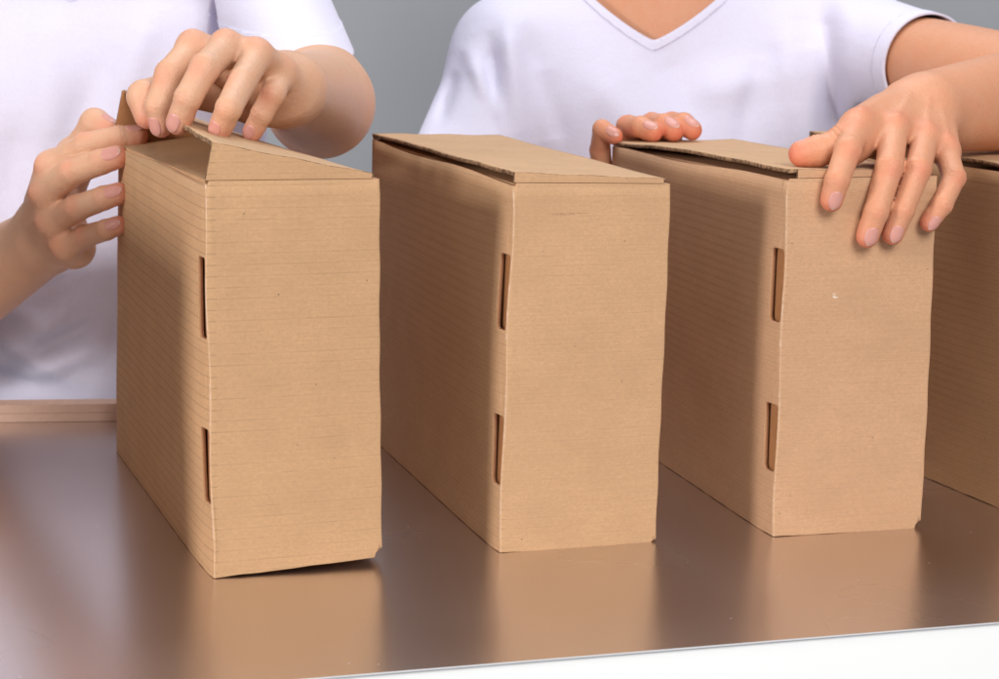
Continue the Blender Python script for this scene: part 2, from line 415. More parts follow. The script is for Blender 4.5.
b1f = onz(213, 579, 0); b1 = make_box(b1f, unit(onz(113, 447, 0)-b1f), FY[0], dict(FLT=(205, 181), FRT=(380, 179), FRB=(382, 557), BLT=(118, 145), BRT=(246, 141)),
    M['kraft1'], 'cardboard box nearest the left with its lid still half open under a hand', .0205, .0425, 1, lid_in=.0050, flap_tilt=.075, back_out=-.006)
b2f = onz(499, 553, 0); b2 = make_box(b2f, unit(onz(383, 448, 0)-b2f), FY[1], dict(FLT=(514, 183), FRT=(671, 184), FRB=(656, 548), BLT=(372, 139), BRT=(503, 139)),
    M['kraft2'], 'closed cardboard box that nobody touches, between two held boxes', .0035, .0015, 2)
b3f = onz(773, 537, 0); b3 = make_box(b3f, unit(onz(663, 464, 0)-b3f), FY[2], dict(FLT=(788, 179), FRT=(938, 176), FRB=(921, 529), BLT=(612, 146), BRT=(737, 143)),
    M['kraft3'], 'closed cardboard box held at front and back by two hands of the right person', .0032, .0005, 3, lidcurve=.003, flap_in=.0075)
p0, p1 = onz(925, 477, 0), onz(999, 508, 0); d4 = unit(p0-p1); b4f = onz(1022, 517.5, 0)
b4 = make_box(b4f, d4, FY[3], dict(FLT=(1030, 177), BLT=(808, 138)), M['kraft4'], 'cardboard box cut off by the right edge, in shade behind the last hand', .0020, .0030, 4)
shade_box = make_box(np.array([-.475, 1.090, 0]), unit([-.36, .93, 0]), math.radians(22), {}, M['kraft1'], 'unseen cardboard box added beyond the left edge of the view to shade the leftmost box', .002, .001, 5)  # added out of view; blocks the side lamp from the leftmost box's left face
for b in (shade_box, b1, b2, b3, b4): b.root['group'] = GB

# tan cardboard strip at the rear left of the table
s0 = onz(-150, 424.5, 0); s1 = onz(135, 421, 0); sd = unit(s1-s0)
sr = empty('cardboard_strip', tuple(s0), math.atan2(sd[1], sd[0])); tag(sr, 'flat pinkish cardboard strip lying along the rear table edge behind the left box', 'cardboard strip')
L = np.linalg.norm(s1-s0)
def strip_mat():
    m, nt, b = mat('pink_kraft', (.50, .30, .21), .85)
    tc = nd(nt, 'ShaderNodeTexCoord').outputs['Object']; n1 = noise(nt, mapping(nt, tc, (160, 1, 500)), 1, 3, .6)
    nt.links.new(mixc(nt, n1, (.52, .33, .25), (.66, .46, .37)), b.inputs['Base Color']); return m
PK = strip_mat()
V, F = [], []
for k, (z0, z1, dy) in enumerate(((0.0002, .0080, 0), (.0082, .0160, .0004))):
    v, f = box_mesh(0, L, dy, .022+dy, z0, z1); F = [tuple(f_) for f_ in f]
    mesh_obj('cardboard_layer', v, F, PK, sr)

# ------------------------------------------------------------------ implicit bodies
def smin(a, b, k):
    h = np.maximum(k - np.abs(a-b), 0)/k
    return np.minimum(a, b) - h*h*k*.25
def rc(P, a, b, ra, rb):
    a = np.asarray(a, np.float32); b = np.asarray(b, np.float32); ab = b-a; L2 = max(float(ab @ ab), 1e-10)
    t = np.clip(((P - a) @ ab)/L2, 0, 1)
    d = P - a - t[:, None]*ab
    return np.sqrt(np.einsum('ij,ij->i', d, d)) - (ra + (rb-ra)*t)
def rce(P, a, b, r1, r2):
    a = np.asarray(a, np.float32); b = np.asarray(b, np.float32); ba = b-a; l2 = float(ba@ba); rr = r1-r2; a2 = l2-rr*rr; il2 = 1/l2
    pa = P-a; y = pa@ba; z = y-l2; q = pa*l2 - y[:, None]*ba; x2 = np.einsum('ij,ij->i', q, q); y2 = y*y*l2; z2 = z*z*l2
    k = np.sign(rr)*rr*rr*x2
    o = (np.sqrt(x2*a2*il2) + y*rr)*il2 - r1
    m1 = np.sign(z)*a2*z2 > k; o = np.where(m1, np.sqrt(x2+z2)*il2 - r2, o)
    m2 = (np.sign(y)*a2*y2 < k) & ~m1; o = np.where(m2, np.sqrt(x2+y2)*il2 - r1, o)
    return o
def ell(P, c, R, rad):
    q = (P - np.asarray(c, np.float32)) @ np.asarray(R, np.float32).T / np.asarray(rad, np.float32)
    k0 = np.sqrt(np.einsum('ij,ij->i', q, q)); q2 = q/np.asarray(rad, np.float32); k1 = np.sqrt(np.einsum('ij,ij->i', q2, q2)) + 1e-9
    return k0*(k0-1)/k1
def evalf(f, P, ch=400000):
    return np.concatenate([f(P[i:i+ch].astype(np.float32)) for i in range(0, len(P), ch)]) if len(P) else np.zeros(0, np.float32)
def mesh_sdf(f, lo, hi, h, bs=12, newton=True):
    lo = np.array(lo, float); n = np.ceil((np.array(hi)-lo)/h/bs).astype(int); N = n*bs+1
    A = np.full(N, 1., np.float32)
    bc = np.stack(np.meshgrid(*[np.arange(k) for k in n], indexing='ij'), -1).reshape(-1, 3)
    cc = lo + (bc+.5)*bs*h; v = evalf(f, cc); hd = bs*h*.5*1.7321
    fill = np.repeat(np.repeat(np.repeat(v.reshape(n), bs, 0), bs, 1), bs, 2)
    A[:-1, :-1, :-1] = np.where(fill > 0, 1, -1); del fill
    act = bc[np.abs(v) < hd*1.15 + .004]
    off = np.stack(np.meshgrid(*[np.arange(bs+1)]*3, indexing='ij'), -1).reshape(-1, 3)
    for i in range(0, len(act), 150):
        idx = (act[i:i+150, None, :]*bs + off[None]).reshape(-1, 3)
        A[idx[:, 0], idx[:, 1], idx[:, 2]] = f((lo + idx*h).astype(np.float32))
    s = A < 0
    c = np.zeros(np.array(N)-1, np.uint8)
    for dx in (0, 1):
        for dy in (0, 1):
            for dz in (0, 1): c += s[dx:N[0]-1+dx, dy:N[1]-1+dy, dz:N[2]-1+dz]
    cells = np.argwhere((c > 0) & (c < 8)); idm = np.full(c.shape, -1, np.int32); idm[tuple(cells.T)] = np.arange(len(cells))
    acc = np.zeros((len(cells), 3)); cnt = np.zeros(len(cells))
    cor = [(0,0,0),(1,0,0),(0,1,0),(1,1,0),(0,0,1),(1,0,1),(0,1,1),(1,1,1)]
    vals = [A[cells[:, 0]+a, cells[:, 1]+b, cells[:, 2]+d] for a, b, d in cor]
    for i in range(8):
        for j in range(i+1, 8):
            if sum(abs(p-q) for p, q in zip(cor[i], cor[j])) != 1: continue
            m = (vals[i] < 0) != (vals[j] < 0); t = vals[i][m]/(vals[i][m]-vals[j][m])
            acc[m] += np.array(cor[i]) + t[:, None]*(np.array(cor[j])-np.array(cor[i])); cnt[m] += 1
    V = lo + (cells + acc/cnt[:, None])*h
    Q = []
    for ax in range(3):
        sl0 = [slice(None)]*3; sl1 = [slice(None)]*3; sl0[ax] = slice(0, -1); sl1[ax] = slice(1, None)
        e = np.argwhere(s[tuple(sl0)] != s[tuple(sl1)]); o1, o2 = [a for a in range(3) if a != ax]
        e = e[(e[:, o1] > 0) & (e[:, o2] > 0) & (e[:, o1] < N[o1]-1) & (e[:, o2] < N[o2]-1)]
        ins = s[tuple(e.T)]
        def cid(d1, d2): q = e.copy(); q[:, o1] -= d1; q[:, o2] -= d2; return idm[tuple(q.T)]
        q = np.stack([cid(1, 1), cid(0, 1), cid(0, 0), cid(1, 0)], 1)
        flip = ~ins if ax != 1 else ins
        q[flip] = q[flip][:, ::-1]; Q.append(q)
    Q = np.concatenate(Q); Q = Q[(Q >= 0).all(1)]
    if newton:
        for _ in range(2):
            e = h*.35; f0 = evalf(f, V); G = np.stack([evalf(f, V + e*np.eye(3)[k]) - evalf(f, V - e*np.eye(3)[k]) for k in range(3)], 1)/(2*e)
            V = V - np.clip(f0, -h*.6, h*.6)[:, None]*G/np.maximum((G*G).sum(1), .3)[:, None]
    return V, Q

class Hand:
    """joints in world metres; builds palm + fingers as one field blended into the arm"""
    def __init__(s, wrist, carp, fingers, thumb, dorsal, arm, scale=1., palm_r=.0118, extra=()):
        s.wrist = np.array(wrist); s.dorsal = unit(dorsal); s.sc = scale
        s.palm = []; s.fing = []; s.red = []; s.nails = []; s.creases = []; s.tend = []
        R = dict(index=(.0102, .0095, .0085, .0075), middle=(.0104, .0097, .0087, .0077), ring=(.0100, .0093, .0083, .0073), little=(.0090, .0082, .0073, .0064), thumb=(.0125, .0112, .0104, .0086))
        names = ['index', 'middle', 'ring', 'little']
        for nme, J, cb in zip(names, fingers, carp):
            r = [x*scale for x in R[nme]]; J = [np.array(j, float) for j in J]
            s.palm.append((cb, J[0], palm_r*1.12*scale, r[0]*1.02))
            s.finger(nme, J, r); s.tend.append((cb, J[0], r[0]))
        if thumb is not None:
            r = [x*scale for x in R['thumb']]; J = [np.array(j, float) for j in thumb]      # CMC, MCP, IP, tip
            s.palm.append((J[0], J[1], .0145*scale, r[0]*1.08))
            s.palm.append((s.wrist, J[0], .017*scale, .0145*scale))
            s.finger('thumb', [J[1], J[1]*.5+J[2]*.5, J[2], J[3]], (r[0], r[1]*.97, r[1], r[3]), thumb=True)
            s.palm.append((np.array(carp[0])*.6+np.array(fingers[0][0])*.4 - s.dorsal*.004, J[1], .010*scale, .0105*scale))
        s.palm += list(extra); s.arm = arm
    def finger(s, nme, J, r, thumb=False):
        tipdir = unit(J[3]-J[2]); tc = J[3] - tipdir*r[3]
        prims = [(J[0], J[1], r[0]*.96, r[1]), (J[1], J[2], r[1]*.985, r[2]), (J[2], tc, r[2]*.98, r[3]*1.02)]
        # slight waist in each phalanx is given by joints drawn a little fuller
        
        pulp = J[2]*.35 + tc*.65
        axis = J[0]*.3+J[3]*.7
        # dorsal direction at the tip: away from the curl
        ch = (J[1]+J[2])/2 - (J[0]+J[3])/2; dd = ch + s.dorsal*.008 if not thumb else getattr(s, 'td', s.dorsal)
        if hasattr(s, 'hint') and nme in s.hint: dd = np.array(s.hint[nme])
        dd = unit(dd - tipdir*(dd @ tipdir))
        prims.append((pulp - dd*r[3]*.22, pulp - dd*r[3]*.22 + tipdir*r[3]*.5, r[3]*.98, r[3]*.9))
        s.fing.append(prims)
        s.red += [(tc - dd*r[3]*.2 + tipdir*.006, .0130*s.sc, .72), (J[1]+dd*r[1], .008, .34), (J[0]+s.dorsal*r[0], .011, .30), (J[2]+dd*r[2], .006, .18)]
        s.nails.append((nme, tc, tipdir, dd, r[3], prims))
        s.creases += [(J[2], unit(tc-J[1]), dd, r[2], .0009), (J[1], unit(J[2]-J[0]), unit(dd + .5*s.dorsal), r[1], .0011)]
    def field(s, P, base):
        p = base
        q = None
        for a, b, ra, rb in s.palm:
            d = rc(P, a, b, ra, rb); q = d if q is None else smin(q, d, .010*s.sc)
        p = smin(p, q, .016) if p is not None else q
        out = None
        for pr in s.fing:
            d = None
            for a, b, ra, rb in pr:
                e = rc(P, a, b, ra, rb); d = e if d is None else smin(d, e, .0022)
            v = smin(p, d, .0065*s.sc)
            out = v if out is None else smin(out, v, .0022)
        for cb, J0, r0 in s.tend:
            n = s.dorsal.astype(np.float32); q = P - (J0 + s.dorsal*r0*.8).astype(np.float32); d2 = np.einsum('ij,ij->i', q, q)
            out -= (.0017*np.exp(-d2/.0066**2)).astype(np.float32)
            a = np.asarray(cb, np.float32)*.75 + np.asarray(J0, np.float32)*.25 + n*r0; b = np.asarray(J0, np.float32) + n*r0*.9; ab = b-a
            t = np.clip(((P-a)@ab)/float(ab@ab), 0, 1); q = P - a - t[:, None]*ab; q = q - np.clip(q@n, -.008, .008)[:, None]*n
            out -= (.0008*np.exp(-np.einsum('ij,ij->i', q, q)/.0028**2)*(.4+.6*t)).astype(np.float32)
        for c, ax, dd, r, amp in s.creases:
            q = P - c.astype(np.float32); d2 = np.einsum('ij,ij->i', q, q); m = d2 < (2.2*r)**2
            if not m.any(): continue
            qa = q[m] @ ax.astype(np.float32); qd = q[m] @ dd.astype(np.float32)
            w = np.clip(qd/r, 0, 1)*np.exp(-(qa/.0045)**2)
            out[m] += amp*.42*w*(np.cos(qa*2*math.pi/.0030)-.3)
        return out

def add_nails(h, f, parent, which=None):
    for (nme, tc, a, n, r, prs) in h.nails:
        if which and nme not in which: continue
        def ff(P, prs=prs):
            d = None
            for a_, b_, ra_, rb_ in prs:
                e = rc(P, a_, b_, ra_, rb_); d = e if d is None else smin(d, e, .0022)
            return d
        side = np.cross(a, n); hw = r*.76; hl = r*.80
        nu, nv = 11, 13; P = []; uv = []
        for j in range(nv):
            v = -1 + 2*j/(nv-1)
            wv = (1-abs(v)**3.2*.55) if v < 0 else (1-abs(v)**4*.62)
            vv = v
            for i in range(nu):
                u = -1+2*i/(nu-1); bow = (.20*(1-u*u)) 
                P.append(tc + a*(hl*vv - r*.12 + r*bow*(1 if v > 0 else -1)*abs(v)*.7) + side*hw*u*wv + n*r*.95); uv.append((u, v))
        P = np.array(P); nn = n[None]*np.ones((len(P), 1)) + side[None]*(np.array(uv)[:, :1]*.75) + a[None]*(np.clip(np.array(uv)[:, 1:], 0, 1)*.45); nn /= np.linalg.norm(nn, axis=1)[:, None]
        P = P + nn*.003
        for _ in range(14): P = P - nn*evalf(ff, P)[:, None]*.85
        u = np.array(uv)
        lift = .00035 + .0001*(u[:, 1] > .7) - .00055*(np.abs(u[:, 0]) > .99) - .00055*(u[:, 1] < -.99)
        P = P + nn*lift[:, None]
        F = [(j*nu+i, j*nu+i+1, (j+1)*nu+i+1, (j+1)*nu+i) for j in range(nv-1) for i in range(nu-1)]
        fm = [1 if j >= nv-2 else 0 for j in range(nv-1) for i in range(nu-1)]
        o = mesh_obj('fingernail', P, F, [M['nail'], M['nail_tip']], parent, smooth=True, fm=fm); solidify(o, .0004, -1)

def add_flush(me_obj, V, spots):
    a = np.zeros(len(V), np.float32)
    for c, r, s in spots:
        d2 = ((V-np.array(c))**2).sum(1); a = np.maximum(a, s*np.exp(-d2/(r*r)*1.2))
    at_ = me_obj.data.attributes.new('flush', 'FLOAT', 'POINT'); at_.data.foreach_set('value', a)

def join_meshes(parts):
    V = []; F = []; n = 0
    for v, f in parts:
        V.append(v); F += [tuple(int(i)+n for i in q) for q in f]; n += len(v)
    return np.concatenate(V), F

# ================================================================== PERSON DATA
I3 = np.eye(3)
def lerp(a, b, t): return np.array(a)*(1-t) + np.array(b)*t
# ---- person on the left
P1 = dict(name='left', cx=-.42, shirt='shirt1', skin='skin1')
# lid plane of the half open box
Lf = b1.world((0, .001, b1.lidz(0, .001))); Lb = b1.world((0, BD-.002, b1.lidz(0, BD-.002))); Rm = b1.world((BW-.0045, BD/2, b1.lidz(BW-.0045, BD/2)))
ln = unit(np.cross(Lb-Lf, Rm-Lf)); ln = ln if ln[2] > 0 else -ln
def onlid(px, py, up): return onplane(px, py, Lf + ln*up, ln)
def edge_y(px):          # depth of the raised lid edge at that pixel column
    best = min(np.linspace(0, 1, 400), key=lambda t: abs(project(lerp(Lf, Lb, t))[0]-px)); return lerp(Lf, Lb, best)[1]
def project(p):
    q = np.array(p)-CP; return np.array([499.5 + FPX*(q@AX)/(q@AF), 339.5 + FPX*(q@AD)/(q@AF)])
mt = 1.312; rt = 1.300; lt = 1.368; ie = 1.350
print('lid depths', mt, rt, lt, ie)
# hand B : left hand pressing the lid
Bm = [at(226, 48, mt+.042), at(205, 68, mt+.006), at(188, 98, mt-.008), at(174, 133, mt)]
Bi = [at(193, 48, mt+.058), at(170, 74, mt+.030), at(158, 106, mt+.022), at(163, 137, mt+.026)]
Br = [at(257, 56, mt+.044), at(242, 82, mt+.012), at(229, 108, rt-.010), at(216, 137, rt+.001)]
Bl = [at(281, 76, mt+.070), at(273, 94, mt+.046), at(262, 114, lt-.010), at(248, 140, lt-.004)]
yB = mt+.043
wB = at(290, 90, yB+.072)
carpB = [at(272, 78, yB+.056), at(280, 80, yB+.056), at(288, 87, yB+.054), at(292, 97, yB+.052)]
thB = [at(258, 100, yB+.052), at(182, 84, yB+.040), at(144, 97, mt+.040), at(151, 127, mt+.030)]
elB = at(320, 103, wB[1]+.225); shB = at(240, -62, 1.86)
Hand.hint = {'middle': (-.22, -1, .25), 'index': (-.55, -1, .2), 'ring': (-.2, -1, .3), 'little': (-.12, -1, .35), 'thumb': (.75, -.8, .0)}
hB = Hand(wB, carpB, [Bi, Bm, Br, Bl], thB, at(250, 0, yB-.02)-at(255, 70, yB), [(wB, elB, .0265, .0435), (elB, shB, .0435, .042)], scale=1.08,
    extra=[(at(228, 70, yB+.016), at(262, 90, yB+.035), .012, .014)])
print('bones B', [[round(float(np.linalg.norm(f[i+1]-f[i]))*1000) for i in range(3)] for f in (Bi, Bm, Br, Bl, thB)], np.linalg.norm(Bm[0]-wB), np.linalg.norm(elB-wB), np.linalg.norm(elB-shB))
# hand A : right hand gripping the rear left edge of the same box
yA = b1.world((0, BD, H*.8))[1]; print('yA', yA)
Ai = [at(52, 166, yA+.000), at(86, 146, yA-.016), at(119, 138, yA-.012), at(148, 135, yA-.006)]
Am = [at(46, 194, yA-.002), at(72, 172, yA-.022), at(101, 162, yA-.034), at(127, 153, yA-.036)]
Ar = [at(52, 222, yA+.000), at(77, 208, yA-.018), at(104, 198, yA-.034), at(128, 190, yA-.036)]
Al = [at(66, 247, yA+.004), at(86, 236, yA-.010), at(106, 230, yA-.030), at(126, 222, yA-.034)]
wA = at(44, 240, yA+.062)
carpA = [at(44, 214, yA+.050), at(42, 222, yA+.046), at(44, 233, yA+.046), at(52, 246, yA+.048)]
thA = [at(58, 205, yA+.052), at(76, 158, yA+.050), at(95, 124, yA+.040), at(117, 134, yA+.022)]
elA = at(-82, 322, wA[1]+.13); shA = at(-150, -60, 1.90)
Hand.hint = {'index': (-.3, -.5, .9), 'middle': (-.15, -1, .55), 'ring': (-.15, -1, .4), 'little': (-.15, -1, .35), 'thumb': (0, .2, 1)}
hA = Hand(wA, carpA, [Ai, Am, Ar, Al], thA, (-.75, -.6, .15), [(wA, elA, .0290, .0450), (elA, shA, .0440, .044)], scale=1.17,
    extra=[(at(62, 205, yA+.020), at(72, 240, yA+.026), .014, .015), (at(56, 242, yA+.05), at(76, 250, yA+.022), .016, .014)])
print('bones A', [[round(float(np.linalg.norm(f[i+1]-f[i]))*1000) for i in range(3)] for f in (Ai, Am, Ar, Al, thA)], np.linalg.norm(Am[0]-wA), np.linalg.norm(elA-wA), np.linalg.norm(elA-shA))
# ---- person on the right
f3 = b3.fy
def fr3(px, py, off): return onplane(px, py, b3.o - f3*off, f3)
Di = [fr3(858, 125, -.038), fr3(848, 150, -.004), fr3(837, 181, .0105), fr3(829, 211, .0085)]
Dm = [fr3(894, 131, -.036), fr3(889, 168, .004), fr3(876, 212, .0115), fr3(864, 247, .009)]
Dr = [fr3(925, 139, -.036), fr3(918, 169, .003), fr3(902, 211, .011), fr3(889, 244, .009)]
Dl = [fr3(946, 152, -.030), fr3(954, 178, -.004), fr3(942, 205, .010), fr3(924, 230, .008)]
yD = Dm[0][1]
wD = at(926, 112, yD+.072)
carpD = [at(899, 104, yD+.056), at(912, 106, yD+.056), at(925, 112, yD+.054), at(936, 121, yD+.050)]
yt = onz(812, 168, H+.004)[1]
thD = [at(892, 122, yD+.048), at(850, 143, yt+.004), at(818, 151, yt), at(789, 155, yt-.002)]
elD = at(1068, 93, wD[1]+.170); shD = at(850, 48, 1.97)
Hand.hint = {k: tuple(-f3*1. + np.array([-.05, 0, .25])) for k in ('index', 'middle', 'ring')}
Hand.hint['little'] = tuple(-f3 + np.array([.25, 0, .2])); Hand.hint['thumb'] = (.1, .5, 1)
hD = Hand(wD, carpD, [Di, Dm, Dr, Dl], thD, (.05, -.45, 1), [(wD, elD, .0295, .0470), (elD, shD, .0400, .043)], scale=1.02,
    extra=[(at(880, 140, yD+.02), at(915, 135, yD+.04), .013, .015)])
print('bones D', [[round(float(np.linalg.norm(f[i+1]-f[i]))*1000) for i in range(3)] for f in (Di, Dm, Dr, Dl, thD)], np.linalg.norm(Dm[0]-wD), np.linalg.norm(elD-wD), np.linalg.norm(elD-shD))
# hand C : right hand at the rear left corner of the third box
yC = b3.world((0, BD, H))[1]; print('yC', yC)
Ci = [at(668, 160, yC+.040), at(672, 124, yC+.022), at(684, 124, yC-.001), at(699, 134, yC-.012)]
Cm = [at(648, 162, yC+.040), at(652, 125, yC+.022), at(665, 125, yC-.003), at(680, 135, yC-.016)]
Cr = [at(628, 166, yC+.038), at(628, 127, yC+.018), at(641, 127, yC-.004), at(660, 135, yC-.020)]
Cl = [at(604, 184, yC+.030), at(600, 150, yC+.014), at(602, 129, yC-.002), at(621, 140, yC-.012)]
wC = at(608, 262, yC+.050)
carpC = [at(630, 240, yC+.05), at(620, 240, yC+.05), at(610, 242, yC+.05), at(600, 246, yC+.048)]
elC = at(420, 300, yC+.17); shC = at(512, 52, 1.99)
Hand.hint = {'index': (.2, -.7, .8), 'middle': (.1, -.7, .8), 'ring': (0, -.75, .7), 'little': (.2, -1, .35)}
hC = Hand(wC, carpC, [Ci, Cm, Cr, Cl], None, (0, 1, .2), [(wC, elC, .026, .040), (elC, shC, .040, .050)], scale=1.13)
print('bones C', [[round(float(np.linalg.norm(f[i+1]-f[i]))*1000) for i in range(3)] for f in (Ci, Cm, Cr, Cl)], np.linalg.norm(Cm[0]-wC), np.linalg.norm(elC-wC), np.linalg.norm(elC-shC))

# ================================================================== BODIES AND SHIRTS
def torso_field(P, cx, cy, sh1, sh2, zs, dep=0.):
    """outer shirt-like torso"""
    d = ell(P, (cx, cy+.005, zs-.15), I3, (.165, .115, .24))
    d = smin(d, ell(P, (cx, cy+.01, zs-.42), I3, (.165, .118, .30)), .10)
    mid = np.array([cx, cy+.01, zs+.03])
    for sh in (sh1, sh2):
        d = smin(d, rc(P, mid, np.array(sh)+[0, .01, -.005], .060, .056), .06)
        d = smin(d, rc(P, np.array([cx + (sh[0]-cx)*.55, cy-.035, zs-.09]), np.array([cx + (sh[0]-cx)*.3, cy-.035, zs-.12]), .075, .075), .06)
    return d
def fold_field(P, folds):
    o = np.zeros(len(P), np.float32)
    for a, b, w, amp in folds:
        a = np.asarray(a, np.float32); b = np.asarray(b, np.float32); ab = b-a; L = np.linalg.norm(ab); u = ab/L
        q = P-a; t = q@u; q = q - t[:, None]*u; q[:, 1] *= .25
        dd = np.sqrt(np.einsum('ij,ij->i', q, q)); tt = np.clip(t/L, 0, 1); end = np.clip(np.minimum(t+.02, L+.02-t)/.03, 0, 1)
        o += amp*np.exp(-(dd/w)**2)*end*(.35+.65*np.sin(np.pi*np.clip(tt*.8+.12, 0, 1)))
    return o
def cloth_noise(P, seed, amp, f0, f1):
    return (snoise(P, 7, f0, f1, seed)*amp).astype(np.float32)

def person(label, cx, cy, shL, elL, shR, elR, zs, hands, skinm, shirtm, folds, sleeves, neck, seed, bodybox, headtilt=(0, 0, 0), neckcut=None):
    root = empty('person', (cx, cy, -.95)); tag(root, label, 'person', None)
    off = np.array([cx, cy, -.95])
    parts = []; spots = []
    arms_f = []
    for (hd, lo, hi) in hands:
        def base(P, hd=hd):
            d = None
            for a, b, ra, rb in hd.arm:
                e = rce(P, a, b, ra, rb); d = e if d is None else smin(d, e, .012)
            return d
        def f(P, hd=hd, base=base): return hd.field(P, base(P) + cloth_noise(P, 5, .0008, 15, 50))
        V, Q = mesh_sdf(f, lo, hi, .0014); parts.append((V, Q)); spots += hd.red; arms_f.append((hd, f))
    nk = np.array(neck)
    def fb(P):
        d = torso_field(P, cx, cy, shL, shR, zs) + .0145
        d = smin(d, rc(P, nk + [0, .012, -.05], nk + [headtilt[0]*.5, .0+headtilt[1]*.5, .10], .062, .054), .035)
        d = smin(d, rc(P, nk + [-.008, -.055, -.052], nk+[-.085, -.03, -.030], .007, .008), .012)
        d = smin(d, rc(P, nk + [.008, -.055, -.052], nk+[.085, -.03, -.030], .007, .008), .012)
        hc = nk + np.array([headtilt[0], headtilt[1]-.01, .20])
        hd_ = smin(ell(P, hc + [0, .01, .03], I3, (.074, .095, .10)), ell(P, hc + [0, -.045, -.045], I3, (.050, .045, .055)), .05)
        hd_ = smin(hd_, rc(P, hc + [0, -.085, .01], hc + [0, -.102, -.018], .007, .011), .012)
        return smin(d, hd_, .03)
    lo, hi = bodybox; hi = (hi[0], hi[1], nk[2]+.36)
    V, Q = mesh_sdf(fb, lo, hi, .0045, bs=10); parts.append((V, Q))
    V, F = join_meshes(parts)
    body = mesh_obj('body', V-off, F, skinm, root, smooth=True); add_flush(body, V, spots)
    for hd, f in arms_f:
        k = len(body.children)
        add_nails(hd, f, body)
        for o in body.children[k:] if hasattr(body, 'children') else []:
            pass
    for o in [o for o in COL.objects if o.name.startswith('fingernail') and o.parent == body and not o.get('_m')]:
        me = o.data; me.transform(Matrix.Translation(Vector(-off))); o['_m'] = 1
    # hair cap, modelled simply (outside the photograph)
    hc = nk + np.array([headtilt[0], headtilt[1]-.01, .20])
    def fh(P): return np.maximum(ell(P, hc + [0, .018, .038], I3, (.083, .104, .108)), (hc[1]-.05 - (P[:, 2]-hc[2]-.06)*.6) - P[:, 1])
    V, Q = mesh_sdf(fh, hc-.14, hc+.17, .006, bs=8); mesh_obj('hair', V-off, Q, mat('brown_hair', (.10, .055, .03), .5)[0], root, smooth=True)
    # shirt
    def fs(P):
        d = torso_field(P, cx, cy, shL, shR, zs)
        for sh, el, t, r0, r1, *pl in sleeves:
            e = rc(P, np.array(sh), lerp(sh, el, min(1, t+.12)), r0, r1); d = smin(d, e, .035)
        d = d - np.maximum(2.4*fold_field(P, folds), -.0065) + cloth_noise(P, seed, .0040, 10, 40)
        return d
    V, Q = mesh_sdf(fs, lo, (bodybox[1][0], bodybox[1][1], bodybox[1][2]), .003, bs=12, newton=True)
    g = np.full(len(V), 1.); tf = evalf(lambda P: torso_field(P, cx, cy, shL, shR, zs), V)
    for sh, el, t, r0, r1, *pl in sleeves:
        ax = unit(np.array(el)-sh) if not pl else unit(pl[1]); cut = lerp(sh, el, t) if not pl else np.array(pl[0]); dist = (V-cut) @ ax
        near = evalf(lambda P: rc(P, np.array(sh), lerp(sh, el, min(1, t+.12)), r0, r1), V) < tf - .004
        g = np.where(near & (dist > -.06) & (dist < .2), np.minimum(g, -dist), g)
    # neck opening
    vb = np.array(neckcut); x = np.abs(V[:, 0]-vb[0] - (V[:, 2]-vb[2])*0.0); zz = V[:, 2]-vb[2]
    front = V[:, 1] < cy+.012
    zcut = np.where(front, .5*np.sqrt(x*x+.003**2) + 3*x*x + np.clip(x-.074, 0, 1)*6, .055 + x*.3 + np.clip(x-.074, 0, 1)*6)
    gn = (zcut - zz); g = np.minimum(g, gn)
    g = np.minimum(g, V[:, 2] - (zs-.62))
    V2, F2, _, _ = clip_mesh(V, Q, g)
    # collar band lies on the shirt round the opening
    sh_o = mesh_obj('t_shirt', V2-off, F2, shirtm, root, smooth=True); solidify(sh_o, .0014, -1)
    g2 = np.minimum(gn, .0095 - gn*.9)
    g2 = np.where(V[:, 2] > vb[2]-.05, g2, -1)
    V3, F3, _, _ = clip_mesh(V, Q, g2)
    G = np.stack([evalf(fs, V3 + .001*I3[k]) - evalf(fs, V3 - .001*I3[k]) for k in range(3)], 1); G /= np.linalg.norm(G, axis=1)[:, None]
    co = mesh_obj('collar', V3+G*.0013-off, F3, shirtm, sh_o, smooth=True); solidify(co, .0012, -1)
    # sleeve hems
    for sh, el, t, r0, r1, *pl in sleeves:
        ax = unit(np.array(el)-sh) if not pl else unit(pl[1]); cut = lerp(sh, el, t) if not pl else np.array(pl[0]); dist = (V-cut) @ ax
        near = evalf(lambda P: rc(P, np.array(sh), lerp(sh, el, min(1, t+.12)), r0, r1), V) < tf - .004
        gh = np.where(near, np.minimum(-dist, dist+.019), -1.)
        V4, F4, _, _ = clip_mesh(V, Q, gh)
        if len(V4):
            G = np.stack([evalf(fs, V4 + .001*I3[k]) - evalf(fs, V4 - .001*I3[k]) for k in range(3)], 1); G /= np.linalg.norm(G, axis=1)[:, None]
            hm = mesh_obj('sleeve_hem', V4+G*.0008-off, F4, shirtm, sh_o, smooth=True); solidify(hm, .001, -1)
    # trousers: hips and legs under the table
    def ft(P):
        d = ell(P, (cx, cy+.01, zs-.62), I3, (.172, .125, .16))
        for sx in (-.09, .09): d = smin(d, rc(P, (cx+sx, cy+.01, zs-.66), (cx+sx*1.05, cy+.02, -.90), .082, .05), .03)
        return d
    V, Q = mesh_sdf(ft, (cx-.22, cy-.16, -.96), (cx+.22, cy+.18, zs-.44), .009, bs=8); mesh_obj('trousers', V-off, Q, M['trousers'], root, smooth=True)
    return root

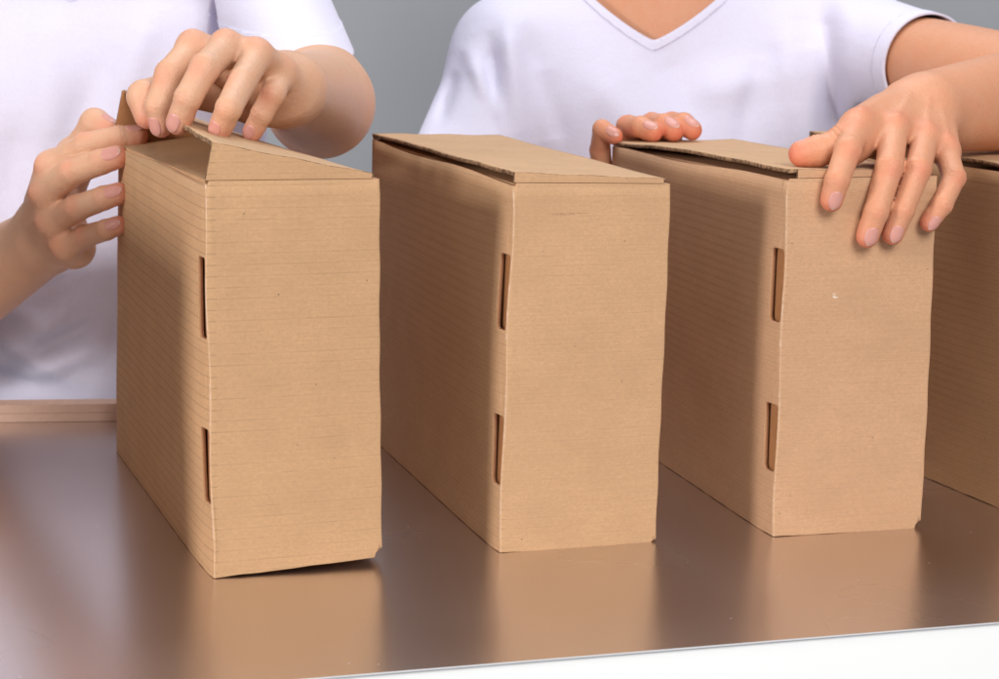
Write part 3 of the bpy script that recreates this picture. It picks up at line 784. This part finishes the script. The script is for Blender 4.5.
# ---- right person
cx2, cy2, zs2 = at(662, 30, 2.02)[0], 2.03, at(660, 40, 2.0)[2]
Y2 = 1.93
def q2(px, py): return at(px, py, Y2)
folds2 = [(q2(888, 30), q2(868, 112), .007, .007), (q2(872, 40), q2(852, 120), .008, -.006), (q2(842, 10), q2(850, 120), .009, .006), (q2(822, 15), q2(838, 130), .010, -.004),
          (q2(800, 40), q2(812, 150), .012, .004), (q2(508, 30), q2(520, 140), .010, .005), (q2(490, 50), q2(494, 150), .008, -.005), (q2(472, 60), q2(500, 120), .008, .004),
          (q2(540, 60), q2(552, 150), .014, .003), (q2(700, 90), q2(790, 70), .02, .003), (q2(893, 60), q2(884, 110), .006, -.006),
          (q2(860, 20), q2(872, 60), .008, .004), (q2(456, 70), q2(440, 125), .008, -.003), (q2(530, 40), q2(560, 140), .012, -.003), (q2(600, 80), q2(640, 140), .018, .0025), (q2(760, 60), q2(740, 150), .014, -.003), (q2(780, 30), q2(800, 150), .012, .003), (q2(665, 60), q2(700, 130), .02, -.0025)]
# ---- left person
cx1, cy1, zs1 = -.405, 1.90, at(70, -40, 1.85)[2]
def q1(px, py): return at(px, py, 1.80)
folds1 = [(q1(222, -10), q1(219, 60), .006, -.008), (q1(235, -10), q1(232, 60), .010, .005), (q1(60, 330), q1(0, 300), .012, .003), (q1(80, 300), q1(10, 360), .012, .003), (q1(95, 350), q1(30, 372), .010, .003),
          (q1(50, 20), q1(60, 140), .02, .003), (q1(150, 20), q1(130, 90), .015, .003), (q1(20, 130), q1(10, 240), .015, -.003),
          (q1(110, 60), q1(60, 180), .018, -.003), (q1(200, 60), q1(180, 130), .014, .003), (q1(90, 260), q1(20, 285), .008, -.003), (q1(100, 320), q1(40, 345), .007, -.003), (q1(70, 375), q1(5, 340), .009, .003), (q1(40, 385), q1(-20, 372), .008, -.003),
          (q1(245, 0), q1(262, 50), .007, -.004), (q1(285, -10), q1(300, 45), .009, .004)]
lo1 = (-.80, 1.54, -.40); hi1 = (-.04, 2.08, zs1+.13)
person('person on the left in a white t-shirt closing the lid of a box', cx1, cy1, shB, elB, shA, elA, zs1,
       [(hB, np.array([-.32, 1.25, .20]), np.array([-.03, 1.95, .60])), (hA, np.array([-.74, 1.50, -.03]), np.array([-.26, 2.0, .60]))],
       M['skin1'], M['shirt1'], folds1, [(shB, elB, .86, .058, .0465, at(316, 50, 1.70), (.05, .15, -1)), (shA, elA, .62, .060, .058)], (cx1, cy1, zs1+.06), 21, (lo1, hi1), neckcut=(cx1, cy1-.1, zs1-.03))
lo2 = (-.17, 1.70, -.30); hi2 = (.60, 2.20, zs2+.12)
vpt = at(655, 42, 1.925)
person('person on the right in a white v-neck t-shirt with both hands on a closed box', cx2, cy2, shC, elC, shD, elD, zs2,
       [(hD, np.array([.18, 1.30, .17]), np.array([.60, 2.04, .46])), (hC, np.array([-.10, 1.62, .00]), np.array([.24, 2.06, .46]))],
       M['skin2'], M['shirt2'], folds2, [(shD, elD, .40, .058, .0455), (shC, elC, .66, .054, .064)], (cx2, cy2, zs2+.045), 22, (lo2, hi2), neckcut=tuple(vpt))

for o in COL.objects:
    if '_m' in o: del o['_m']
